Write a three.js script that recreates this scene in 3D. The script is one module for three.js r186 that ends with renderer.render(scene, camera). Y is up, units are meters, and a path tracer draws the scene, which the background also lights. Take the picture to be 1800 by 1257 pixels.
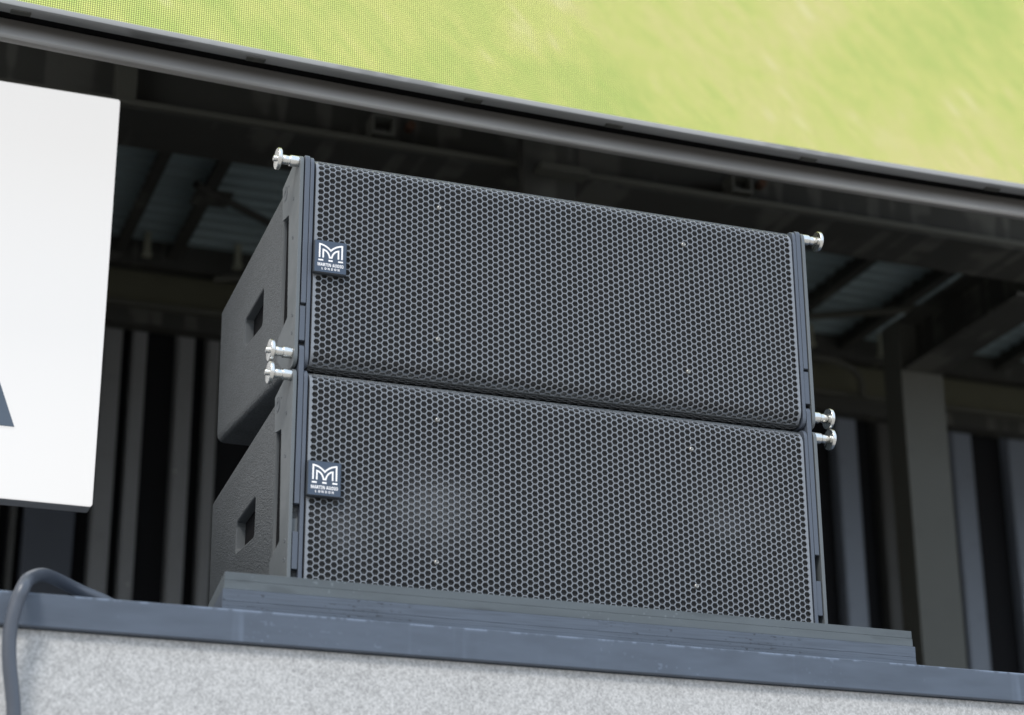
import * as THREE from 'three';
import { mergeGeometries, mergeVertices, toCreasedNormals } from 'three/addons/utils/BufferGeometryUtils.js';
import { RoundedBoxGeometry } from 'three/addons/geometries/RoundedBoxGeometry.js';

// ------------------------------------------------------------------ camera, sky, sun, exposure
const scene = new THREE.Scene();
const camera = new THREE.PerspectiveCamera(19.46, 1024 / 715, 0.05, 3000);
camera.position.set(-1.3128, -0.8579, 3.2406);
camera.rotation.order = 'YXZ';
camera.rotation.set(0.3663, -0.3573, -0.0063);
camera.focus = 3.84;
camera.userData.fStop = 3.2;
scene.add(camera);

function skyTexture() {                     // bright, thinly overcast sky, a little bluer overhead
  const W = 256, H = 128, d = new Float32Array(W * H * 4);
  for (let j = 0; j < H; j++) {
    const el = ((j + 0.5) / H - 0.5) * Math.PI, s = Math.sin(el);
    for (let i = 0; i < W; i++) {
      const a = (i + 0.5) / W * Math.PI * 2;
      const c = 0.5 + 0.25 * Math.sin(a * 2 + 4 * s) + 0.25 * Math.sin(a * 3 - 7 * s + 1.3);
      const t = Math.max(0, s);
      const k = 1.0 + 0.12 * (c - 0.5);
      const w = Math.exp(-t * 4);
      // u = 0.5 looks along +x; white cloud to the left, clearer and bluer to the front right
      const dx = -Math.cos(a), dz = -Math.sin(a), cl = 0.5 + 0.5 * (dx * 0.55 + dz * 0.83);
      const blue = Math.pow(Math.max(0, cl), 1.5) * (1 - 0.45 * w);
      let r = k * (1.06 - 0.36 * blue), g = k * (1.06 - 0.16 * blue), b = k * (1.06 + 0.10 * blue);
      if (s < 0) { r = 0.3; g = 0.27; b = 0.23; }
      const o = (j * W + i) * 4;
      d[o] = r; d[o + 1] = g; d[o + 2] = b; d[o + 3] = 1;
    }
  }
  const t = new THREE.DataTexture(d, W, H, THREE.RGBAFormat, THREE.FloatType);
  t.mapping = THREE.EquirectangularReflectionMapping;
  t.magFilter = t.minFilter = THREE.LinearFilter;
  t.needsUpdate = true;
  return t;
}
scene.background = skyTexture();
scene.environment = scene.background;
scene.backgroundIntensity = 1; scene.environmentIntensity = 1;

const sun = new THREE.DirectionalLight(new THREE.Color(1, 0.95, 0.88), 1.7);
sun.position.set(-9, 16, 12); sun.target.position.set(0, 0.4, 0);
sun.castShadow = true; sun.shadow.radius = 26;
sun.shadow.mapSize.set(2048, 2048);
Object.assign(sun.shadow.camera, { left: -8, right: 8, top: 8, bottom: -8, near: 1, far: 60 });
scene.add(sun, sun.target);

const renderer = new THREE.WebGLRenderer({ antialias: true });
renderer.toneMapping = THREE.LinearToneMapping;
renderer.toneMappingExposure = 1.32;
renderer.shadowMap.enabled = true;

// ------------------------------------------------------------------ helpers
function rng(seed) { let a = seed >>> 0; return () => { a = (a + 0x6D2B79F5) >>> 0; let t = a; t = Math.imul(t ^ (t >>> 15), t | 1); t ^= t + Math.imul(t ^ (t >>> 7), t | 61); return ((t ^ (t >>> 14)) >>> 0) / 4294967296; }; }
function lattice(seed, n) { const r = rng(seed), a = new Float32Array(n * n); for (let i = 0; i < a.length; i++) a[i] = r(); return a; }
const LAT = {};
function vnoise(x, y, per, seed) {          // periodic value noise, x and y in cells, period per cells
  const key = seed + '_' + per; const L = LAT[key] || (LAT[key] = lattice(seed * 7919 + per, per));
  const xi = Math.floor(x), yi = Math.floor(y), fx = x - xi, fy = y - yi;
  const u = fx * fx * (3 - 2 * fx), v = fy * fy * (3 - 2 * fy);
  const m = (k) => ((k % per) + per) % per;
  const a = L[m(yi) * per + m(xi)], b = L[m(yi) * per + m(xi + 1)], c = L[m(yi + 1) * per + m(xi)], d = L[m(yi + 1) * per + m(xi + 1)];
  return a + (b - a) * u + (c - a) * v + (a - b - c + d) * u * v;
}
function fbm(u, v, base, oct, seed, gain = 0.5) {   // u, v in 0..1, tiles
  let s = 0, a = 1, n = 0;
  for (let o = 0; o < oct; o++) { const p = base << o; s += a * vnoise(u * p, v * p, p, seed + o); n += a; a *= gain; }
  return s / n;
}
const lin2s = (x) => { x = Math.min(1, Math.max(0, x)); return x <= 0.0031308 ? 12.92 * x : 1.055 * Math.pow(x, 1 / 2.4) - 0.055; };
function tex(W, H, fn, srgb, metres) {      // fn(u, v) -> grey or [r, g, b], linear
  const d = new Uint8Array(W * H * 4);
  for (let j = 0; j < H; j++) for (let i = 0; i < W; i++) {
    const c = fn((i + 0.5) / W, (j + 0.5) / H), o = (j * W + i) * 4;
    for (let k = 0; k < 3; k++) { const x = typeof c === 'number' ? c : c[k]; d[o + k] = 255 * (srgb ? lin2s(x) : Math.min(1, Math.max(0, x))) + 0.5; }
    d[o + 3] = 255;
  }
  const t = new THREE.DataTexture(d, W, H, THREE.RGBAFormat, THREE.UnsignedByteType);
  t.wrapS = t.wrapT = THREE.RepeatWrapping; t.magFilter = THREE.LinearFilter; t.minFilter = THREE.LinearMipmapLinearFilter; t.generateMipmaps = true;
  if (srgb) t.colorSpace = THREE.SRGBColorSpace;
  if (metres) t.repeat.set(1 / metres[0], 1 / metres[1]);
  t.needsUpdate = true;
  return t;
}
const mix = (a, b, t) => a.map((x, i) => x + (b[i] - x) * t);
const sstep = (a, b, x) => { const t = Math.min(1, Math.max(0, (x - a) / (b - a))); return t * t * (3 - 2 * t); };
function std(o) { return new THREE.MeshStandardMaterial(o); }
const rgb = (r, g, b) => new THREE.Color().setRGB(r, g, b);

const used = {};
function numbered(n) { if (!(n in used)) { used[n] = 0; return n; } used[n]++; return n + '_' + String(used[n]).padStart(3, '0'); }
function thing(name, label, category, group) {
  const g = new THREE.Group(); g.name = numbered(name); g.userData = { label, category };
  if (group) g.userData.group = group;
  scene.add(g); return g;
}
function part(name, geo, mat, parent, label) {
  const m = new THREE.Mesh(geo, mat); m.name = name; m.castShadow = m.receiveShadow = true;
  if (label) m.userData.label = label;
  parent.add(m); return m;
}
function boxUV(g) {                         // uv in metres from position and the face's main direction
  const n = g.index ? g.toNonIndexed() : g; if (!n.attributes.normal) n.computeVertexNormals();
  const p = n.attributes.position, uv = new Float32Array(p.count * 2);
  const a = new THREE.Vector3(), b = new THREE.Vector3(), c = new THREE.Vector3();
  for (let i = 0; i < p.count; i += 3) {
    a.fromBufferAttribute(p, i); b.fromBufferAttribute(p, i + 1); c.fromBufferAttribute(p, i + 2);
    const N = b.clone().sub(a).cross(c.clone().sub(a)); const ax = Math.abs(N.x), ay = Math.abs(N.y), az = Math.abs(N.z);
    [a, b, c].forEach((q, k) => {
      const [u, v] = ax >= ay && ax >= az ? [q.z, q.y] : ay >= az ? [q.x, q.z] : [q.x, q.y];
      uv[(i + k) * 2] = u; uv[(i + k) * 2 + 1] = v;
    });
  }
  n.setAttribute('uv', new THREE.BufferAttribute(uv, 2));
  return n;
}
function rbox(x0, x1, y0, y1, z0, z1, r = 0.002, seg = 2) {
  const w = x1 - x0, h = y1 - y0, d = z1 - z0; r = Math.min(r, w / 2.01, h / 2.01, d / 2.01);
  const g = new RoundedBoxGeometry(w, h, d, seg, r); g.translate((x0 + x1) / 2, (y0 + y1) / 2, (z0 + z1) / 2);
  return boxUV(g);
}
function extrudeX(pts, x0, x1, bevel = 0, round = 0) {   // pts: [z, y] outline, extruded along x
  const s = new THREE.Shape();
  if (!round) pts.forEach(([z, y], i) => i ? s.lineTo(z, y) : s.moveTo(z, y));
  else {
    const n = pts.length;
    for (let i = 0; i < n; i++) {
      const P = new THREE.Vector2(...pts[(i + n - 1) % n]), Q = new THREE.Vector2(...pts[i]), R = new THREE.Vector2(...pts[(i + 1) % n]);
      const r = typeof round === 'number' ? round : round[i];
      const e = Q.clone().add(P.clone().sub(Q).setLength(Math.min(r, P.distanceTo(Q) * 0.45))), f = Q.clone().add(R.clone().sub(Q).setLength(Math.min(r, R.distanceTo(Q) * 0.45)));
      i ? s.lineTo(e.x, e.y) : s.moveTo(e.x, e.y);
      if (r > 1e-5) s.quadraticCurveTo(Q.x, Q.y, f.x, f.y);
    }
  }
  const g = new THREE.ExtrudeGeometry(s, { depth: x1 - x0 - 2 * bevel, bevelEnabled: bevel > 0, bevelThickness: bevel, bevelSize: bevel, bevelOffset: -bevel, bevelSegments: 5, curveSegments: 8 });
  g.translate(0, 0, bevel); g.rotateY(-Math.PI / 2);     // shape x -> z, extrusion z -> -x
  g.scale(1, 1, 1); g.translate(x1, 0, 0);
  // rotateY(-90): (x,y,z) -> (-z, y, x)
  return boxUV(g);
}
function merge(list) { return mergeGeometries(list.map((g) => { const n = g.index ? g.toNonIndexed() : g; for (const k of Object.keys(n.attributes)) if (!['position', 'normal', 'uv'].includes(k)) n.deleteAttribute(k); return n; })); }
function lathe(pts, seg = 28) { return new THREE.LatheGeometry(pts.map(([r, y]) => new THREE.Vector2(r, y)), seg); }

// ------------------------------------------------------------------ materials
const grainBump = tex(512, 512, (u, v) => { const a = vnoise(u * 140, v * 140, 140, 3), b = vnoise(u * 190, v * 190, 190, 4), c = vnoise(u * 55, v * 55, 55, 9); return 0.5 * a + 0.3 * b + 0.2 * c; }, false, [0.36, 0.2]);
const grainCol = tex(512, 512, (u, v) => { const a = vnoise(u * 140, v * 140, 140, 3), b = vnoise(u * 190, v * 190, 190, 4), l = fbm(u, v, 4, 4, 17); const k = 0.28 + 1.3 * a * 0.8 + 0.5 * b + 0.25 * (l - 0.5); return [0.060 * k, 0.066 * k, 0.070 * k]; }, true, [0.36, 0.2]);
const M = {};
M.cabinet = std({ map: grainCol, bumpMap: grainBump, bumpScale: 0.0013, roughness: 0.45 });
M.cabinetPlain = std({ color: rgb(0.055, 0.061, 0.065), roughness: 0.5 });
const wear = tex(512, 512, (u, v) => { const k = 0.9 + 0.2 * fbm(u, v, 6, 4, 23); return [k, k, k]; }, false, [0.3, 0.3]);
const rough1 = tex(256, 256, (u, v) => 0.36 + 0.2 * fbm(u, v, 6, 4, 29), false, [0.2, 0.2]);
M.rail = std({ color: rgb(0.078, 0.092, 0.118), map: wear, roughness: 1, roughnessMap: rough1 });
M.plate = std({ color: rgb(0.115, 0.127, 0.134), map: wear, roughness: 1, roughnessMap: rough1 });
M.grille = std({ color: rgb(0.195, 0.207, 0.226), roughness: 0.28 });
const rough2 = tex(256, 256, (u, v) => 0.16 + 0.22 * fbm(u, v, 9, 4, 37), false, [0.5, 0.5]);
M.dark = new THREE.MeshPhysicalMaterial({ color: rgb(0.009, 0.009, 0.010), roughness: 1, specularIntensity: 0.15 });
function foamMap(litPatches, seed) {
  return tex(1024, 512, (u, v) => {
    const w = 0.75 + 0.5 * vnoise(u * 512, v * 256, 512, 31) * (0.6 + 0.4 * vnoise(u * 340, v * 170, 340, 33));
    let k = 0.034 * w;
    if (litPatches) { const n = fbm(u, v, 5, 4, seed); const b = Math.exp(-((u - 0.25) ** 2 / 0.006 + (v - 0.45) ** 2 / 0.03)) + Math.exp(-((u - 0.83) ** 2 / 0.009 + (v - 0.40) ** 2 / 0.035)) + 0.8 * Math.exp(-((u - 0.09) ** 2 / 0.002 + (v - 0.28) ** 2 / 0.03)); k += 0.085 * w * b * sstep(0.3, 0.65, n); }  // pale patches: sunlight falling on the foam, painted into its colour
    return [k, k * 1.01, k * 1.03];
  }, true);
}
M.foam = std({ map: foamMap(false, 1), roughness: 1 });
M.foamLitPatches = std({ map: foamMap(true, 41), roughness: 1 });
M.steel = std({ color: rgb(0.72, 0.71, 0.68), metalness: 1, roughness: 1, roughnessMap: rough2 });
M.screw = std({ color: rgb(0.33, 0.32, 0.30), metalness: 0.8, roughness: 0.35 });
M.blackScrew = std({ color: rgb(0.09, 0.1, 0.11), roughness: 0.4 });
const concCol = tex(1024, 1024, (u, v) => {
  const f = fbm(u, v, 256, 2, 51, 0.8), m = fbm(u, v, 34, 3, 57, 0.7), g = fbm(u, v, 4, 4, 61);
  let k = 0.44 + 0.32 * (f - 0.5) + 0.06 * (m - 0.5) + 0.03 * (g - 0.5);
  k -= 0.045 * sstep(0.58, 0.70, fbm(u, v, 90, 2, 67, 0.75)) * sstep(0.4, 0.62, fbm(u, v, 12, 3, 69));
  return [k * 1.012, k, k * 0.985];
}, true, [0.8, 0.8]);
M.concrete = std({ map: concCol, bumpMap: concCol, bumpScale: 0.0006, roughness: 0.9 });
const copCol = tex(1024, 256, (u, v) => {
  const st = fbm(u, v, 24, 4, 71), run = vnoise(u * 60, 0.5, 60, 73) * vnoise(u * 170, v * 3, 170, 74), sp = sstep(0.8, 0.9, vnoise(u * 300, v * 80, 300, 75));
  const edge = sstep(0.806, 0.820, v) * (1 - sstep(0.8229, 0.824, v)) * sstep(0.42, 0.6, fbm(u, 0.3, 40, 4, 78, 0.8));
  let k = 0.86 + 0.9 * edge + 0.3 * (st - 0.5) + 0.5 * sstep(0.45, 0.8, run) * fbm(u, v, 8, 3, 76) + 0.5 * sp * sstep(0.55, 0.75, fbm(u, v, 10, 3, 77));
  return [0.082 * k, 0.102 * k, 0.136 * k];
}, true, [1.4, 0.35]);
M.coping = std({ map: copCol, roughness: 0.5 });
const matCol = tex(1024, 256, (u, v) => {
  const a = fbm(u, v, 10, 5, 81), s = sstep(0.62, 0.7, fbm(u, v, 6, 4, 83)), sp = sstep(0.86, 0.92, vnoise(u * 240, v * 60, 240, 84));
  const k = 0.85 + 0.4 * (a - 0.5) - 0.22 * s + 0.5 * sp * sstep(0.5, 0.7, fbm(u, v, 5, 3, 85));
  return [0.10 * k, 0.118 * k, 0.130 * k];
}, true, [1.2, 0.3]);
M.mat = std({ map: matCol, roughness: 0.75 });
const plyCol = tex(1024, 512, (u, v) => {
  const g = vnoise(u * 16, v * 240, 240, 91), p = sstep(0.82, 0.9, vnoise(u * 90, v * 260, 260, 92)), l = fbm(u, v, 6, 4, 93);
  const k = 0.8 + 0.28 * g + 0.25 * (l - 0.5) - 0.5 * p * sstep(0.45, 0.6, fbm(u, v, 8, 3, 94));
  return [0.078 * k, 0.097 * k, 0.128 * k];
}, true, [0.7, 0.35]);
M.ply = std({ map: plyCol, bumpMap: plyCol, bumpScale: 0.002, roughness: 0.62 });
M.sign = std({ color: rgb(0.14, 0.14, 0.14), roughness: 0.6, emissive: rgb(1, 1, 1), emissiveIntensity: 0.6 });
M.signCase = std({ color: rgb(0.62, 0.63, 0.64), roughness: 0.5 });
M.letter = std({ color: rgb(0.1, 0.13, 0.17), roughness: 0.5 });
M.cable = std({ color: rgb(0.07, 0.08, 0.10), roughness: 0.34, map: wear });
const alu = tex(512, 256, (u, v) => { const k = 0.9 + 0.25 * (fbm(u, v, 4, 4, 101) - 0.5) - 0.3 * sstep(0.62, 0.75, fbm(u, v, 7, 4, 103)); return [0.30 * k, 0.298 * k, 0.29 * k]; }, true, [1.0, 0.5]);
M.alu = std({ map: alu, roughness: 0.7 });
const beamCol = tex(512, 256, (u, v) => { const k = 0.85 + 0.5 * (fbm(u, v, 4, 4, 111) - 0.5); return [0.29 * k, 0.275 * k, 0.255 * k]; }, true, [1.2, 0.6]);
M.beam = std({ map: beamCol, roughness: 0.8 });
const ironCol = tex(512, 256, (u, v) => { const k = 0.7 + 0.7 * (fbm(u, v, 4, 4, 121) - 0.2) * 0.6 + 0.8 * sstep(0.5, 0.9, vnoise(u * 60, v * 2, 60, 122) * fbm(u, v, 8, 3, 124) * 1.6); return [0.078 * k, 0.076 * k, 0.065 * k]; }, true, [1.6, 0.8]);
M.iron = std({ map: ironCol, roughness: 0.7 });
M.ironPale = std({ color: rgb(0.125, 0.122, 0.098), map: wear, roughness: 0.7 });
M.ironGrey = std({ color: rgb(0.145, 0.143, 0.12), map: wear, roughness: 0.6 });
M.roof = std({ color: rgb(0.36, 0.45, 0.46), map: wear, roughness: 0.5 });
M.wallDark = std({ color: rgb(0.15, 0.145, 0.095), map: wear, roughness: 0.8 });
M.void = std({ color: rgb(0.011, 0.011, 0.013), roughness: 0.9 });
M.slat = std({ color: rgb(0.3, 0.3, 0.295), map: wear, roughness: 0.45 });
M.slatSkylit = std({ color: rgb(0.27, 0.30, 0.35), map: wear, roughness: 0.4 });  // bluish sky light on the right-hand slats is put into this colour
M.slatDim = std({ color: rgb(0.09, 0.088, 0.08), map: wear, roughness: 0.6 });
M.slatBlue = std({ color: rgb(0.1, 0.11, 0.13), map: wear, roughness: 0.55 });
M.clip = std({ color: rgb(0.34, 0.34, 0.26), roughness: 0.5 });
M.rust = std({ color: rgb(0.12, 0.06, 0.035), roughness: 0.8 });
const groundCol = tex(512, 512, (u, v) => { const k = 0.36 + 0.12 * (fbm(u, v, 8, 6, 131, 0.7) - 0.5); return [k, k * 0.95, k * 0.88]; }, true, [3, 3]);
M.ground = std({ map: groundCol, roughness: 0.9 });

// ------------------------------------------------------------------ ground
{
  const g = new THREE.CircleGeometry(1500, 64); g.rotateX(-Math.PI / 2); g.translate(0, -2.45, 0);
  const p = g.attributes.position, uv = g.attributes.uv; for (let i = 0; i < p.count; i++) uv.setXY(i, p.getX(i), p.getZ(i));
  const m = new THREE.Mesh(g, M.ground); m.name = 'ground'; m.receiveShadow = true; m.userData = { kind: 'structure', label: 'grey paved ground in front of the concrete parapet', category: 'ground' };
  scene.add(m);
}

// ------------------------------------------------------------------ concrete parapet with its dark coping
{
  const t = thing('parapet_wall', 'speckled light grey concrete wall along the bottom with dark blue grey coping', 'wall');
  part('wall_panel', rbox(-6, 6, -2.45, -0.1145, -0.9, 0.122, 0.003), M.concrete, t);
  part('coping', rbox(-6.02, 6.02, -0.114, -0.062, -0.92, 0.135, 0.0025), M.coping, t, 'dark blue grey metal coping strip');
}

// ------------------------------------------------------------------ base boards under the speakers
function boardGeo(y0, y1, x0, x1, z0, z1, skew, b = 0.0005) {
  const s = new THREE.Shape(); s.moveTo(x0, -z1); s.lineTo(x1, -z1); s.lineTo(x1, -z0); s.lineTo(x0 + skew, -z0); s.closePath();
  const g = new THREE.ExtrudeGeometry(s, { depth: y1 - y0 - 2 * b, bevelEnabled: true, bevelThickness: b, bevelSize: b, bevelOffset: -b, bevelSegments: 2 });
  g.rotateX(-Math.PI / 2); g.translate(0, y0 + b, 0);
  return boxUV(g);
}
{
  const a = thing('base_board', 'thin grey board directly under the lower speaker, topmost of the base boards', 'board');
  part('board', boardGeo(-0.0127, 0.0005, -0.629, 0.5975, -0.72, 0.1195, 0.085), M.mat, a);
  const b = thing('base_board', 'thin grey board in the middle of the base, between topmost board and dark plywood', 'board');
  part('board', boardGeo(-0.0270, -0.0130, -0.6295, 0.598, -0.72, 0.12, 0.085), M.mat, b);
  const c = thing('plywood_base', 'dark blue grey plywood base resting on the coping under the grey boards', 'board');
  part('ply_layer', boardGeo(-0.0466, -0.0278, -0.632, 0.6005, -0.72, 0.1232, 0.085, 0.0005), M.ply, c);
  part('ply_layer', boardGeo(-0.0542, -0.0467, -0.632, 0.6005, -0.72, 0.1229, 0.085, 0.0003), M.ply, c);
  part('ply_layer', boardGeo(-0.0618, -0.0543, -0.632, 0.6010, -0.72, 0.1231, 0.085, 0.0003), M.ply, c);
}

// ------------------------------------------------------------------ line array speakers
const H = 0.4046, XG = 0.4706;
// grille outline in (z, y): bottom flat, arc, front, arc, top flat, by arc length s
const GY0 = 0.0055, GY1 = H - 0.0055, GR = 0.027, GF = 0.014;
function grilleAt(s, off) {                // s from 0 (back of bottom) upward; off = depth behind the sheet
  const arc = GR * Math.PI / 2, v = GY1 - GY0 - 2 * GR;
  let z, y, nz, ny;
  if (s < GF) { z = -GR - GF + s; y = GY0; nz = 0; ny = -1; }
  else if (s < GF + arc) { const a = (s - GF) / GR; nz = Math.sin(a); ny = -Math.cos(a); z = -GR + GR * nz; y = GY0 + GR + GR * ny; }
  else if (s < GF + arc + v) { z = 0; y = GY0 + GR + s - GF - arc; nz = 1; ny = 0; }
  else if (s < GF + 2 * arc + v) { const a = (s - GF - arc - v) / GR; nz = Math.cos(a); ny = Math.sin(a); z = -GR + GR * nz; y = GY1 - GR + GR * ny; }
  else { z = -GR - (s - GF - 2 * arc - v); y = GY1; nz = 0; ny = 1; }
  return [z - nz * off, y - ny * off];
}
const GL = 2 * GF + GR * Math.PI + (GY1 - GY0 - 2 * GR);
function grilleGeo() {
  const a = 0.01183, R = a / Math.sqrt(3), col = 1.5 * R, web = 0.00175, k = (a - web) / a, T = 0.0022;
  const cols = 2 * Math.floor((0.4605 / col + 0.5)) + 1, half = (cols - 1) / 2, pos = [];
  const P = (x, s, off) => { const [z, y] = grilleAt(Math.min(GL, Math.max(0, s)), off); return [x, y, z]; };
  const tri = (p, q, r) => pos.push(...p, ...q, ...r);
  const ang = [0, 1, 2, 3, 4, 5].map((i) => i * Math.PI / 3);
  for (let c = 0; c < cols; c++) {
    const xc = (c - half) * col, odd = (c + half) % 2 ? 0.5 : 0;
    const rows = Math.floor(GL / a - 1.2);
    const s0 = (GL - rows * a) / 2;
    for (let r = 0; r <= rows; r++) {
      const sc = s0 + (r + odd) * a; if (sc > GL - a * 0.5 || sc < a * 0.5) continue;
      for (let i = 0; i < 6; i++) {
        const A = ang[i], B = ang[(i + 1) % 6];
        const o1 = [xc + R * Math.cos(A), sc + R * Math.sin(A)], o2 = [xc + R * Math.cos(B), sc + R * Math.sin(B)];
        const i1 = [xc + k * R * Math.cos(A), sc + k * R * Math.sin(A)], i2 = [xc + k * R * Math.cos(B), sc + k * R * Math.sin(B)];
        const j1 = [xc + (k - 0.03) * R * Math.cos(A), sc + (k - 0.03) * R * Math.sin(A)], j2 = [xc + (k - 0.03) * R * Math.cos(B), sc + (k - 0.03) * R * Math.sin(B)];
        tri(P(...o1, 0), P(...o2, 0), P(...i2, 0)); tri(P(...o1, 0), P(...i2, 0), P(...i1, 0));
        tri(P(...i1, 0), P(...i2, 0), P(...j2, T)); tri(P(...i1, 0), P(...j2, T), P(...j1, T));
      }
      if (c === 0 || c === cols - 1) {     // plain margin beside the outermost column
        const sg = c === 0 ? -1 : 1, xe = sg * XG;
        const v = [[xe, sc - a / 2], [xc + sg * R / 2, sc - a / 2], [xc + sg * R, sc], [xc + sg * R / 2, sc + a / 2], [xe, sc + a / 2]].map((q) => P(...q, 0));
        const F = (p, q, r2) => sg < 0 ? tri(p, r2, q) : tri(p, q, r2);
        F(v[0], v[2], v[1]); F(v[0], v[4], v[2]); F(v[4], v[3], v[2]);
        const w = [P(xe, sc - a / 2, 0.02), P(xe, sc + a / 2, 0.02)];
        F(v[0], w[0], v[4]); F(w[0], w[1], v[4]);
      }
    }
  }
  const g = new THREE.BufferGeometry(); g.setAttribute('position', new THREE.Float32BufferAttribute(pos, 3));
  const m = mergeVertices(g, 1e-6); const n = toCreasedNormals(m, 0.6);
  const p = n.attributes.position, uv = new Float32Array(p.count * 2); for (let i = 0; i < p.count; i++) { uv[2 * i] = p.getX(i); uv[2 * i + 1] = p.getY(i); }
  n.setAttribute('uv', new THREE.BufferAttribute(uv, 2));
  return n;
}
function foamGeo() {
  const pos = [], uv = [], idx = [], NX = 24, NS = 90;
  for (let j = 0; j <= NS; j++) for (let i = 0; i <= NX; i++) {
    const s = GL * j / NS, x = -0.466 + 0.932 * i / NX, [z, y] = grilleAt(s, 0.0045); pos.push(x, y, z); uv.push((x + 0.5), (y / H));
  }
  for (let j = 0; j < NS; j++) for (let i = 0; i < NX; i++) { const a = j * (NX + 1) + i, b = a + 1, c = a + NX + 1, d = c + 1; idx.push(a, b, d, a, d, c); }
  const g = new THREE.BufferGeometry(); g.setAttribute('position', new THREE.Float32BufferAttribute(pos, 3)); g.setAttribute('uv', new THREE.Float32BufferAttribute(uv, 2)); g.setIndex(idx); g.computeVertexNormals();
  return g;
}
function badgeTexture() {                  // flat print on the badge
  const S = 512, c = document.createElement('canvas'); c.width = c.height = S; const x = c.getContext('2d');
  x.fillStyle = '#3e4959'; x.fillRect(0, 0, S, S);
  x.strokeStyle = '#f6f2f0'; x.fillStyle = '#f6f2f0'; x.lineWidth = 25; x.lineJoin = 'miter'; x.lineCap = 'butt';
  const X = (u) => u * S, Y = (v) => v * S;
  x.beginPath(); x.moveTo(X(0.15), Y(0.545)); x.lineTo(X(0.15), Y(0.115)); x.quadraticCurveTo(X(0.36), Y(0.14), X(0.505), Y(0.30)); x.quadraticCurveTo(X(0.65), Y(0.14), X(0.865), Y(0.115)); x.lineTo(X(0.865), Y(0.545)); x.stroke();
  x.beginPath(); x.moveTo(X(0.265), Y(0.545)); x.lineTo(X(0.265), Y(0.285)); x.quadraticCurveTo(X(0.44), Y(0.32), X(0.475), Y(0.545)); x.moveTo(X(0.535), Y(0.545)); x.quadraticCurveTo(X(0.57), Y(0.32), X(0.75), Y(0.285)); x.lineTo(X(0.75), Y(0.545)); x.stroke();
  x.fillRect(X(0.455), Y(0.495), X(0.10), Y(0.05));
  x.fillRect(X(0.115), Y(0.60), X(0.155), Y(0.048)); x.fillRect(X(0.435), Y(0.60), X(0.135), Y(0.048)); x.fillRect(X(0.745), Y(0.60), X(0.155), Y(0.048));
  x.textAlign = 'center'; x.textBaseline = 'middle'; x.font = 'bold 72px sans-serif';
  x.fillText('MARTIN AUDIO', X(0.505), Y(0.765), X(0.84));
  x.font = 'bold 50px sans-serif';
  const w = 'LONDON'; for (let i = 0; i < 6; i++) x.fillText(w[i], X(0.245 + 0.104 * i), Y(0.89));
  const t = new THREE.CanvasTexture(c); t.colorSpace = THREE.SRGBColorSpace; t.anisotropy = 8; return t;
}
M.badge = std({ map: badgeTexture(), roughness: 0.32 });
M.badgeEdge = std({ color: rgb(0.022, 0.026, 0.032), roughness: 0.3 });  // darker than the face: shade of the underside put into the colour

const sideProfile = [[-0.016, 0.400], [-0.636, 0.346], [-0.624, 0.056], [-0.016, 0.0060]];
function roundPoly(pts, rad, n = 6) {     // closed outline with rounded corners
  const out = [], N = pts.length;
  for (let i = 0; i < N; i++) {
    const P = new THREE.Vector2(...pts[(i + N - 1) % N]), Q = new THREE.Vector2(...pts[i]), S = new THREE.Vector2(...pts[(i + 1) % N]);
    const r = Array.isArray(rad) ? rad[i] : rad, e = Q.clone().add(P.clone().sub(Q).setLength(r)), f = Q.clone().add(S.clone().sub(Q).setLength(r));
    for (let k = 0; k <= n; k++) { const t = k / n; out.push(new THREE.Vector2((1 - t) ** 2 * e.x + 2 * t * (1 - t) * Q.x + t * t * f.x, (1 - t) ** 2 * e.y + 2 * t * (1 - t) * Q.y + t * t * f.y)); }
  }
  return out;
}
function inset(poly, d) {                  // move every edge of an outline inward by d (outward if negative)
  const N = poly.length, A = THREE.ShapeUtils.area(poly) > 0 ? 1 : -1;
  return poly.map((q, i) => {
    const p = poly[(i + N - 1) % N], r = poly[(i + 1) % N], t = r.clone().sub(p).normalize();
    return new THREE.Vector2(q.x - A * t.y * d, q.y + A * t.x * d);
  });
}
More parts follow.
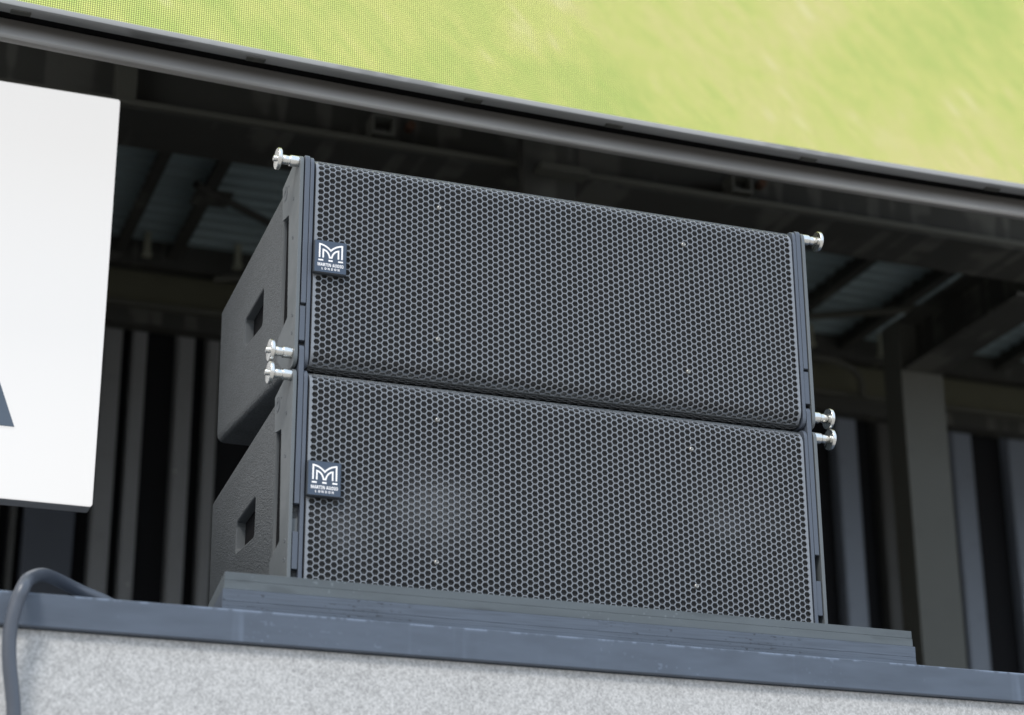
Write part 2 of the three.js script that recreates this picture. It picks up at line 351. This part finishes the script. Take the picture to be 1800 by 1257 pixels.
function cabinetGeo(pockets, only) {                // pockets: the linings of the hand holds only
  const BV = 0.015, XS = 0.4965; let pos = []; const skin = [], lining = [];
  const base = roundPoly(sideProfile, [0.003, 0.016, 0.022, 0.003]), ring = [];
  for (let k = 0; k <= 6; k++) { const t = k / 6 * Math.PI / 2; ring.push([inset(base, BV * (1 - Math.cos(t))), XS - BV + BV * Math.sin(t)]); }
  const holes = [[[-0.262, 0.247], [-0.405, 0.238], [-0.405, 0.181], [-0.262, 0.174]], [[-0.052, 0.318], [-0.118, 0.318], [-0.118, 0.098], [-0.052, 0.108]]];
  const depth = [0.09, 0.034], rr = [0.01, 0.006];
  for (const sg of pockets ? [pockets] : [-1, 1]) {
    pos = skin;
    const V = (q, x) => [sg * x, q.y, q.x];
    let toward = null, away = [sg * 0.2, 0.2, -0.33];   // faces look away from the middle of the box, or into a pocket
    const face = (p, q, r, nx) => {
      const a = new THREE.Vector3(...p), n = new THREE.Vector3(...q).sub(a).cross(new THREE.Vector3(...r).sub(a)), o = toward || away;
      const d = nx ? n.x * nx : (toward ? 1 : -1) * (n.x * 0 + n.y * (o[1] - p[1]) + n.z * (o[2] - p[2])) || n.x * sg;
      d > 0 ? pos.push(...p, ...q, ...r) : pos.push(...p, ...r, ...q);
    };
    const quad = (p, q, r, w) => { face(p, q, r); face(p, r, w); };
    const strip = (A, xa, B, xb) => { for (let i = 0; i < A.length; i++) { const j = (i + 1) % A.length; quad(V(A[i], xa), V(A[j], xa), V(B[j], xb), V(B[i], xb)); } };
    strip(ring[0][0], 0, ring[0][0], XS - BV);
    for (let k = 0; k < 6; k++) strip(...ring[k], ...ring[k + 1]);
    const cap = ring[6][0], cut = [];
    holes.forEach((h, i) => {
      pos = only === undefined || only === i ? lining : []; toward = [0, (h[0][1] + h[2][1]) / 2, (h[0][0] + h[2][0]) / 2];
      const inner = roundPoly(h, rr[i], 5), lip = [0, 1, 2, 3].map((k) => { const t = k / 3 * Math.PI / 2; return [inset(inner, -0.004 * (1 - Math.sin(t))), XS - 0.004 + 0.004 * Math.cos(t)]; });
      cut.push(lip[0][0]);
      for (let k = 0; k < 3; k++) strip(...lip[k], ...lip[k + 1]);
      strip(...lip[3], inner, XS - depth[i]);
      for (const f of THREE.ShapeUtils.triangulateShape(inner, [])) face(...f.map((v) => V(inner[v], XS - depth[i])), sg);
    });
    pos = skin; const all = [cap, ...cut].flat();
    for (const f of THREE.ShapeUtils.triangulateShape(cap, cut)) face(...f.map((v) => V(all[v], XS)), sg);
  }
  let g = new THREE.BufferGeometry(); g.setAttribute('position', new THREE.Float32BufferAttribute(pockets ? lining : skin, 3));
  g = toCreasedNormals(mergeVertices(g, 1e-6), 0.5);
  if (pockets) return boxUV(g);
  return merge([boxUV(g), rbox(-0.468, 0.468, 0.012, H - 0.012, -0.0705, -0.0125, 0.002)]);
}
const platePts = [[0, 0.4026], [-0.056, 0.4026], [-0.126, 0.388], [-0.118, 0.320], [-0.072, 0.3125], [-0.058, 0.110], [-0.115, 0.093], [-0.1245, 0.087], [-0.1205, 0.05], [-0.066, 0.0075], [-0.05, 0.002], [0, 0.002]];
const plateRound = [0.02, 0.004, 0.002, 0.001, 0.001, 0.001, 0.001, 0.002, 0.004, 0.004, 0.003, 0.02];
const railPts = [[0, H - 0.002], [-0.055, H - 0.002], [-0.055, 0.002], [0, 0.002]];
const G = {};
G.cabinet = cabinetGeo(); G.pockets = { [-1]: [cabinetGeo(-1, 0), cabinetGeo(-1, 1)], [1]: [cabinetGeo(1, 0), cabinetGeo(1, 1)] }; G.grille = grilleGeo(); G.foam = foamGeo();
G.pinShaft = merge([lathe([[0.0001, 0], [0.0100, 0], [0.0102, 0.0004], [0.0102, 0.0150], [0.0098, 0.0160], [0.0086, 0.0166], [0.0082, 0.0176], [0.0082, 0.0215], [0.0086, 0.0222], [0.0086, 0.034], [0.0001, 0.034]])]);
G.pinHead = merge([lathe([[0.0001, 0.033], [0.0185, 0.033], [0.0196, 0.0338], [0.0199, 0.0350], [0.0199, 0.0386], [0.0194, 0.0398], [0.0184, 0.0404], [0.006, 0.0404], [0.0056, 0.0408], [0.0052, 0.0452], [0.004, 0.046], [0.0001, 0.0462]], 40)]);
G.dome = merge([lathe([[0.0001, 0.0022], [0.0012, 0.0022]].reverse(), 12), lathe([[0.0048, 0], [0.0048, 0.0006], [0.0042, 0.0022], [0.0030, 0.0033], [0.0017, 0.0036], [0.0014, 0.0016], [0.0001, 0.0016]], 16)]);
G.flatScrew = lathe([[0.0146, 0.0001], [0.0142, 0.0005], [0.0132, 0.0005], [0.0128, -0.0008], [0.0122, -0.0008], [0.0118, 0.0007], [0.0056, 0.0007], [0.005, -0.003], [0.0001, -0.003]], 24);
G.rivet = lathe([[0.0038, 0], [0.0036, 0.0008], [0.0019, 0.0012], [0.0016, -0.001], [0.0001, -0.001]], 12);

function makeSpeaker() {
  const t = new THREE.Group();
  part('cabinet', G.cabinet, M.cabinet, t);
  part('foam', G.foam, M.foam, t);
  part('grille', G.grille, M.grille, t);
  for (const [x, y] of [[-0.2416, 0.335], [0.2416, 0.335], [-0.2416, 0.0805], [0.2416, 0.0805]]) {
    const m = part('grille_screw', G.dome, M.screw, t); m.rotation.x = Math.PI / 2; m.position.set(x, y, 0.0002);
  }
  for (const sg of [-1, 1]) {
    const X = (a, b) => sg < 0 ? [-0.5 + a, -0.5 + b] : [0.5 - b, 0.5 - a];
    part('handle_recess', G.pockets[sg][0], M.cabinetPlain, t);
    part('slot_recess', G.pockets[sg][1], M.cabinetPlain, t);
    part('handle_shade_fill', rbox(...X(0.020, 0.088), 0.171, 0.248, -0.4045, -0.2625, 0.003), M.dark, t);  // black fill added to give the hand hold its deep shade
    part('slot_shade_fill', rbox(...X(0.0082, 0.036), 0.1, 0.3165, -0.1172, -0.054, 0.002), M.dark, t);  // black fill near the surface, standing in for shade inside the slot
    const pl = part('side_plate', extrudeX(platePts, ...X(-0.0002, 0.0064), 0.0008, plateRound), M.plate, t);
    const sc = part('plate_screw', G.flatScrew, M.blackScrew, pl); sc.rotation.z = sg * -Math.PI / 2; sc.position.set(sg * 0.5003, 0.3665, -0.101);
    for (const [z, y] of [[-0.040, 0.331], [-0.036, 0.253], [-0.0205, 0.10], [-0.0195, 0.0665], [-0.078, 0.372]]) {
      const r = part('rivet', G.rivet, M.blackScrew, pl); r.rotation.z = sg * -Math.PI / 2; r.position.set(sg * 0.5002, y, z);
      if (z === -0.078) r.scale.setScalar(0.6);
    }
    part('inner_rail', extrudeX(railPts, ...X(0.0190, 0.0256), 0.001, [0.02, 0.004, 0.004, 0.02]), M.rail, t);
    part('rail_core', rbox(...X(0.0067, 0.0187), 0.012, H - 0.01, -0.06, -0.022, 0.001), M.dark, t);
    const lk = part('link_bar', extrudeX([[-0.0005, 0.403], [-0.03, 0.403], [-0.03, 0.117], [-0.0005, 0.117]], ...X(0.0090, 0.0180), 0.0008, [0.012, 0.004, 0.002, 0.002]), M.rail, t); lk.userData.slide = true;
    part('fixed_bar', rbox(...X(0.0080, 0.0182), 0.048, 0.112, -0.03, -0.0022, 0.001), M.rail, t);
    if (sg < 0) part('stop_block', rbox(...X(0.0073, 0.0184), 0.110, 0.137, -0.03, -0.010, 0.001), M.plate, t);
  }
  const b = part('badge', rbox(-0.4738, -0.4136, 0.1715, 0.2355, 0.0008, 0.0115, 0.0045, 4), M.badgeEdge, t);
  const f = new THREE.PlaneGeometry(0.0566, 0.0590); f.translate(-0.4437, 0.2040, 0.0118); part('badge_face', f, M.badge, b);
  return t;
}
function pin(parent, sg, y) {
  const s = part('locking_pin', G.pinShaft, M.steel, parent); s.rotation.z = sg * -Math.PI / 2; s.position.set(sg * 0.5002, y, -0.016);
  part('pin_head', G.pinHead, M.steel, s);
}
{
  const lower = makeSpeaker(); lower.name = numbered('line_array_speaker');
  lower.userData = { label: 'black hexagon-grille line array speaker, lower one, resting on the grey base boards', category: 'speaker', group: 'stacked line array speakers' };
  scene.add(lower);
  const upper = lower.clone(); upper.name = numbered('line_array_speaker'); upper.position.set(0, H, 0); scene.add(upper);
  upper.userData = { label: 'black hexagon-grille line array speaker, upper one, stacked on the other speaker', category: 'speaker', group: 'stacked line array speakers' };
  lower.children.filter((c) => c.userData.slide).forEach((c) => { c.position.y = 0.043; });
  lower.children.find((c) => c.name === 'foam').material = M.foamLitPatches;
  for (const s of [lower, upper]) for (const c of s.children) delete c.userData.slide;
  for (const sg of [-1, 1]) { pin(upper, sg, 0.392); pin(upper, sg, 0.028); pin(lower, sg, 0.392); }
}

// ------------------------------------------------------------------ cable over the coping
{
  const t = thing('cable', 'thick dark grey cable looping over the coping at the left edge', 'cable');
  const pts = [[-0.55, -0.0495, -0.10], [-0.66, -0.0495, -0.07], [-0.73, -0.040, -0.06], [-0.7925, -0.014, -0.06], [-0.8166, -0.0079, -0.055], [-0.8367, -0.0036, -0.045], [-0.8693, -0.0012, -0.01], [-0.8958, -0.0089, 0.04], [-0.9175, -0.0261, 0.09], [-0.941, -0.062, 0.168], [-0.951, -0.094, 0.17], [-0.956, -0.132, 0.168], [-0.9535, -0.174, 0.166], [-0.946, -0.216, 0.164], [-0.94, -0.255, 0.162], [-0.937, -0.5, 0.155], [-0.95, -1.2, 0.15], [-0.94, -2.44, 0.15]].map((p) => new THREE.Vector3(...p));
  const g = new THREE.TubeGeometry(new THREE.CatmullRomCurve3(pts, false, 'centripetal'), 220, 0.0108, 14); part('cable_sheath', g, M.cable, t);
}

// ------------------------------------------------------------------ white letter panel at the left
{
  const t = thing('white_sign', 'white sign panel at the left edge showing the foot of a dark grey letter', 'sign');
  const x1 = -0.687, y0 = 0.394, y1 = 1.332, x0 = -3.2, r = 0.006;
  const s = new THREE.Shape(); s.moveTo(x0 + r, y0); s.lineTo(x1 - r, y0); s.absarc(x1 - r, y0 + r, r, -Math.PI / 2, 0); s.lineTo(x1, y1 - r); s.absarc(x1 - r, y1 - r, r, 0, Math.PI / 2); s.lineTo(x0 + r, y1); s.absarc(x0 + r, y1 - r, r, Math.PI / 2, Math.PI); s.lineTo(x0, y0 + r); s.absarc(x0 + r, y0 + r, r, Math.PI, 1.5 * Math.PI);
  const g = new THREE.ExtrudeGeometry(s, { depth: 0.04, bevelEnabled: true, bevelThickness: 0.004, bevelSize: 0.004, bevelOffset: -0.004, bevelSegments: 4, curveSegments: 8 }); g.translate(0, 0, -0.953);
  part('sign_case', boxUV(g), M.signCase, t);
  const fg = new THREE.ExtrudeGeometry(s, { depth: 0.003, bevelEnabled: true, bevelThickness: 0.001, bevelSize: 0.004, bevelOffset: -0.004, bevelSegments: 2, curveSegments: 8 }); fg.translate(0, 0, -0.9078);
  part('sign_face', boxUV(fg), M.sign, t);
  // capital A
  const bx = -0.857, by = 0.5466, k = 0.039 / 0.0924 * 0.93, hh = 0.52, st = 0.125, ax = bx - k * hh - 0.07;
  const A = new THREE.Shape(); const L = (x, y) => A.lineTo(x, y);
  const mx = ax; const rgt = (y) => bx - k * (y - by), lft = (y) => 2 * mx - rgt(y);
  A.moveTo(rgt(by), by); L(rgt(by + hh), by + hh); L(lft(by + hh), by + hh); L(lft(by), by); L(lft(by) + st, by); L(lft(by + 0.11) + st, by + 0.11); L(rgt(by + 0.11) - st, by + 0.11); L(rgt(by) - st, by); A.closePath();
  const hole = new THREE.Path(); hole.moveTo(rgt(by + 0.2) - st, by + 0.2); hole.lineTo(lft(by + 0.2) + st, by + 0.2); hole.lineTo(mx, by + 0.37); hole.closePath(); A.holes.push(hole);
  const ag = new THREE.ExtrudeGeometry(A, { depth: 0.003, bevelEnabled: false }); ag.translate(0, 0, -0.9028);
  part('letter', boxUV(ag), M.letter, t);
  for (const x of [-2.6, -1.2]) part('hanger', rbox(x - 0.02, x + 0.02, 1.325, 1.90, -0.945, -0.915, 0.002), M.iron, t);
}

// ------------------------------------------------------------------ large LED screen above
{
  const t = thing('led_screen', 'large lit screen above showing blurred lime green grass, grey metal bottom frame', 'screen');
  // the wall of panels is gently curved in plan
  const SX0 = -1.35, SX1 = 2.45, SY0 = 1.272, SY1 = 2.7, bow = (x) => -0.027 * x + 0.0195 * x * x, Z0 = -0.4945;
  function loftX(pts, x0, x1, round, n = 40) {          // outline [z, y] swept along the bow
    const P = roundPoly(pts, round, 4), pos = [], uv = [], M2 = P.length, r = [];
    for (let i = 0; i <= n; i++) { const x = x0 + (x1 - x0) * i / n; r.push(P.map((q) => [x, q.y, q.x + bow(x)])); }
    const ccw = THREE.ShapeUtils.area(P) > 0, tri = (p, q, w) => ccw ? pos.push(...p, ...w, ...q) : pos.push(...p, ...q, ...w);
    for (let i = 0; i < n; i++) for (let j = 0; j < M2; j++) { const k = (j + 1) % M2; tri(r[i][j], r[i + 1][j], r[i + 1][k]); tri(r[i][j], r[i + 1][k], r[i][k]); }
    for (const f of THREE.ShapeUtils.triangulateShape(P, [])) { tri(r[0][f[0]], r[0][f[1]], r[0][f[2]]); tri(r[n][f[0]], r[n][f[2]], r[n][f[1]]); }
    let g = new THREE.BufferGeometry(); g.setAttribute('position', new THREE.Float32BufferAttribute(pos, 3));
    g = toCreasedNormals(mergeVertices(g, 1e-6), 0.7); return boxUV(g);
  }
  // four lit panels side by side and a plain row above them
  const PW = (SX1 - SX0) / 5, PH = 0.65, N = 1024, pitch = PW / 164;
  const panel = (k, y) => { const g = new THREE.PlaneGeometry(PW, PH, 10, 1); g.translate(SX0 + (k + 0.5) * PW, y, Z0); const p = g.attributes.position; for (let i = 0; i < p.count; i++) p.setZ(i, p.getZ(i) + bow(p.getX(i))); g.computeVertexNormals(); return g; };
  function picture(x, y) {                 // close grass, out of focus: patches and short streaks slanting down to the right
    const al = (x - y) * 0.7071, ac = (x + y) * 0.7071;
    const big = fbm(x / 5.6 + 0.31, y / 5.6 + 0.13, 9, 3, 201), mid = vnoise(al / 0.13 + 30, ac / 0.06 + 60, 128, 203), str = vnoise(al / 0.07 + 50, ac / 0.026 + 80, 256, 205), sm = vnoise(al / 0.03 + 90, ac / 0.014 + 90, 512, 207), hi = sstep(0.70, 0.95, str * 0.6 + mid * 0.4 + 0.12 * (sm - 0.5));
    let m = 0.47 + 0.75 * (big - 0.5) + 0.27 * (mid - 0.5) + 0.22 * (str - 0.5) + 0.18 * (sm - 0.5) + 0.2 * sstep(0.5, 2.2, x) - 0.07;
    m = Math.min(1, Math.max(0, m));
    const c = m < 0.5 ? mix([0.44, 0.60, 0.14], [0.64, 0.70, 0.205], m * 2) : mix([0.64, 0.70, 0.205], [0.80, 0.72, 0.33], m * 2 - 1);
    return mix(c, [0.80, 0.81, 0.42], 0.38 * hi);
  }
  for (let k = 0; k < 5; k++) {
    const d = new Uint8Array(N * N * 4);
    const cols = [], n = Math.floor(PW / pitch + 0.5), rowsN = Math.floor(PH / pitch + 0.5);
    for (let j = 0; j < rowsN; j++) for (let i = 0; i < n; i++) cols.push(picture(k * PW + (i + 0.5) * pitch, (j + 0.5) * pitch));
    for (let j = 0; j < N; j++) for (let i = 0; i < N; i++) {
      const fx = (i + 0.5) / N * n, fy = (j + 0.5) / N * rowsN, ci = Math.floor(fx), cj = Math.floor(fy), dx = fx - ci - 0.5, dy = fy - cj - 0.5;
      const c = cols[Math.min(rowsN - 1, cj) * n + Math.min(n - 1, ci)], dot = 0.30 + 1.25 * sstep(0.52, 0.22, Math.hypot(dx, dy));
      const o = (j * N + i) * 4; for (let q = 0; q < 3; q++) d[o + q] = 255 * lin2s(c[q] * dot * 0.86) + 0.5; d[o + 3] = 255;
    }
    const map = new THREE.DataTexture(d, N, N, THREE.RGBAFormat, THREE.UnsignedByteType); map.colorSpace = THREE.SRGBColorSpace; map.magFilter = map.minFilter = THREE.LinearFilter; map.needsUpdate = true;
    const mat = std({ color: rgb(0.02, 0.02, 0.02), emissive: 0xffffff, emissiveMap: map, emissiveIntensity: 0.95, roughness: 0.9 });
    part('display_panel', panel(k, SY0 + PH / 2), mat, t);
    part('display_panel', panel(k, SY0 + PH * 1.5), mat, t);
  }
  const E = 0.02;
  part('screen_body', loftX([[-0.62, SY0 + 0.014], [Z0 - 0.0015, SY0 + 0.001], [Z0 - 0.0015, SY1], [-0.62, SY1]], SX0 - E, SX1 + E, 0.0005), M.iron, t);
  part('bottom_lip', loftX([[-0.489, 1.2712], [-0.484, 1.2565], [-0.489, 1.2540], [-0.516, 1.2545], [-0.516, 1.2712]], SX0 - E, SX1 + E, [0.001, 0.002, 0.002, 0.002, 0.002]), M.alu, t);
  part('recess_plate', loftX([[-0.5165, 1.262], [-0.5165, 1.2705], [-0.60, 1.2835], [-0.60, 1.278]], SX0 - E, SX1 + E, 0.0005), M.dark, t);
  for (let k = 0; k < 8; k++) { const x = -0.98 + k * 0.43 + 0.05 * ((k * 7) % 3); part('frame_clip', rbox(x, x + 0.04, 1.2512, 1.2544, -0.513 + bow(x), -0.497 + bow(x), 0.002), M.iron, t); }
  part('bottom_beam', loftX([[-0.572, 1.2765], [-0.566, 1.262], [-0.523, 1.213], [-0.526, 1.204], [-0.545, 1.204], [-0.60, 1.2765]], SX0 - 0.3, SX1 + 0.3, [0.002, 0.01, 0.004, 0.003, 0.003, 0.002]), M.beam, t);
}

// ------------------------------------------------------------------ dark steel roof structure behind
{
  const t = thing('roof_structure', 'dark steel roof frame with corrugated sheets behind the speakers', 'roof');
  const X0 = -5, X1 = 7;
  part('added_roof_deck', rbox(X0, X1, 2.335, 2.40, -3.95, -0.82, 0.002), M.void, t);  // deck added over the frame to shut out sky light from above
  // girder: web, flange
  part('girder_web', rbox(X0, X1, 1.872, 2.334, -2.03, -2.01, 0.001), M.iron, t);
  part('girder_flange', rbox(X0, X1, 1.853, 1.871, -2.14, -1.905, 0.003), M.ironPale, t);  // light caught along its front edge is put into the paler iron
  part('girder_underplate', rbox(X0, X1, 1.846, 1.8515, -2.15, -1.915, 0.001), M.iron, t);
  for (const x of [-0.5, 3.3, -2.4]) part('stiffener', rbox(x - 0.045, x + 0.012, 1.8725, 2.33, -2.009, -1.93, 0.003), M.ironPale, t);
  for (const x of [0.225, 1.372]) { const b = part('bracket', merge([rbox(x - 0.035, x + 0.035, 1.895, 1.905, -1.99, -1.92, 0.002), rbox(x - 0.035, x - 0.028, 1.9055, 1.95, -1.99, -1.92, 0.001), rbox(x + 0.028, x + 0.035, 1.9055, 1.95, -1.99, -1.92, 0.001), rbox(x - 0.035, x + 0.035, 1.9505, 1.958, -1.99, -1.92, 0.001)]), M.ironGrey, t);
    part('rusty_bolt', new THREE.CylinderGeometry(0.014, 0.014, 0.03, 6).rotateX(Math.PI / 2).translate(x + 0.1, 1.968, -1.99), M.rust, b); }
  // centre post with a cap plate
  const cp = part('post', rbox(0.627, 0.79, -2.45, 2.33, -1.90, -1.85, 0.004), M.iron, t);
  part('cap_plate', rbox(0.66, 0.81, 1.80, 1.822, -1.849, -1.79, 0.003), M.ironPale, cp);
  // right post and haunch girder
  part('post', rbox(2.485, 2.66, -2.45, 2.0, -3.02, -2.9, 0.004), M.ironGrey, t);
  part('haunch_girder', merge([rbox(2.49, 2.65, 1.80, 1.815, -3.02, -2.15, 0.002), rbox(2.56, 2.58, 1.8155, 1.985, -3.02, -2.15, 0.001), rbox(2.49, 2.65, 1.9855, 2.0, -3.02, -2.15, 0.002)]), M.iron, t);
  // corrugated sheets, ridges along x, one per bay
  function sheet(x0, x1) {
    const pos = [], idx = [], uv = [], n = 22 * 10, z0 = -3.86, z1 = -2.16;
    for (let i = 0; i <= n; i++) { const z = z0 + (z1 - z0) * i / n, y = 2.296 + [0, 0, 0, 0, 0, 0, 0.018, 0.034, 0.034, 0.018][i % 10]; for (const x of [x0, x1]) { pos.push(x, y, z); uv.push(x, z); } }
    for (let i = 0; i < n; i++) { const a = 2 * i; idx.push(a, a + 1, a + 3, a, a + 3, a + 2); }
    const g = new THREE.BufferGeometry(); g.setAttribute('position', new THREE.Float32BufferAttribute(pos, 3)); g.setAttribute('uv', new THREE.Float32BufferAttribute(uv, 2)); g.setIndex(idx); return toCreasedNormals(g, 0.3);
  }
  const raf = [-3.2, -2.0, -1.1, -0.22, -0.02, 0.62, 1.2, 1.8, 2.42, 2.76, 3.5, 4.4, 5.4];
  for (let i = 0; i + 1 < raf.length; i++) part('roof_sheet', sheet(raf[i] + 0.003, raf[i + 1] - 0.003), M.roof, t);
  for (const x of raf) part('rafter', merge([rbox(x - 0.022, x + 0.022, 2.235, 2.242, -3.86, -2.15, 0.001), rbox(x - 0.004, x + 0.004, 2.2425, 2.305, -3.86, -2.15, 0.001)]), M.iron, t);
  const rod = (a, b, r) => new THREE.TubeGeometry(new THREE.LineCurve3(new THREE.Vector3(...a), new THREE.Vector3(...b)), 1, r, 8);
  part('cross_brace', rod([-0.08, 2.23, -3.12], [0.9, 2.23, -4.02 + 0.2], 0.014), M.iron, t);
  part('cross_brace', rod([2.1, 2.225, -3.68], [3.6, 2.225, -2.79], 0.017), M.ironPale, t);
  part('gusset', rbox(-0.07, 0.06, 2.225, 2.231, -3.27, -3.14, 0.002), M.iron, t);
  part('bracket', rbox(3.02, 3.12, 2.18, 2.235, -3.14, -3.07, 0.004), M.ironPale, t);
  for (const x of [-0.13, 0.205, 2.575, 2.9]) part('purlin_clip', merge([rbox(x - 0.012, x + 0.012, 2.215, 2.30, -3.72, -3.70, 0.004), rbox(x - 0.016, x + 0.016, 2.20, 2.2145, -3.725, -3.69, 0.004)]), M.clip, t);
  for (const p of [[[0.13, 2.226], [0.19, 2.24], [0.245, 2.243], [0.262, 2.215], [0.262, 2.1]].map((q) => q), [[2.60, 2.24], [2.715, 2.233], [2.79, 2.205], [2.822, 2.17], [2.825, 2.09]]])
    part('bent_strut', new THREE.TubeGeometry(new THREE.CatmullRomCurve3(p.map(([x, y]) => new THREE.Vector3(x, y - 0.06, -3.76))), 24, 0.014, 8), M.ironPale, t);
  part('eave_beam', rbox(X0, X1, 2.20, 2.30, -3.85, -3.78, 0.003), M.iron, t);
}

// ------------------------------------------------------------------ slatted back wall
{
  const t = thing('slatted_wall', 'dark back wall of upright grey slats under a horizontal rail', 'wall');
  part('wall_backing', rbox(-5, 7, -2.45, 2.334, -4.06, -3.98, 0.002), M.void, t);
  part('upper_panel', rbox(-5, 7, 2.06, 2.30, -3.93, -3.90, 0.002), M.wallDark, t);
  part('wall_rail', rbox(-5, 7, 2.045, 2.062, -3.92, -3.80, 0.003), M.ironPale, t);
  part('rail_channel', rbox(-5, 7, 1.985, 2.0445, -3.91, -3.83, 0.003), M.iron, t);
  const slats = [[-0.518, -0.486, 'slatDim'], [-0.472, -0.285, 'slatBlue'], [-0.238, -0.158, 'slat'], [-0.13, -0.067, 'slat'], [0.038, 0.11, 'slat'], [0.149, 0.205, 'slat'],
    [2.777, 2.884, 'slatSkylit'], [2.972, 3.07, 'slatDim'], [3.327, 3.436, 'slatSkylit'], [3.604, 3.716, 'slatSkylit']];
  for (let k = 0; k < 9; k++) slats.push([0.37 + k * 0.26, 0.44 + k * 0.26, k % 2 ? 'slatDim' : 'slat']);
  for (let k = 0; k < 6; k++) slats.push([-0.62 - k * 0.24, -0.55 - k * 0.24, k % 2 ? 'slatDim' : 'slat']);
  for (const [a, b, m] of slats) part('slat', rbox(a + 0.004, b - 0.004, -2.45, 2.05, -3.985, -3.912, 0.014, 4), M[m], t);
  const bolt = new THREE.SphereGeometry(0.007, 10, 8);
  for (const [x, y] of [[0.052, 1.463], [-0.091, 1.031]]) { const m = part('bolt', bolt, M.steel, t); m.position.set(x, y, -3.911); }
  // ends and floor of the roofed space
  part('end_wall', rbox(-5.1, -5.001, -2.45, 2.334, -3.98, -0.92, 0.002), M.wallDark, t);
  part('end_wall', rbox(7.001, 7.1, -2.45, 2.334, -3.98, -0.92, 0.002), M.wallDark, t);
}

renderer.render(scene, camera);
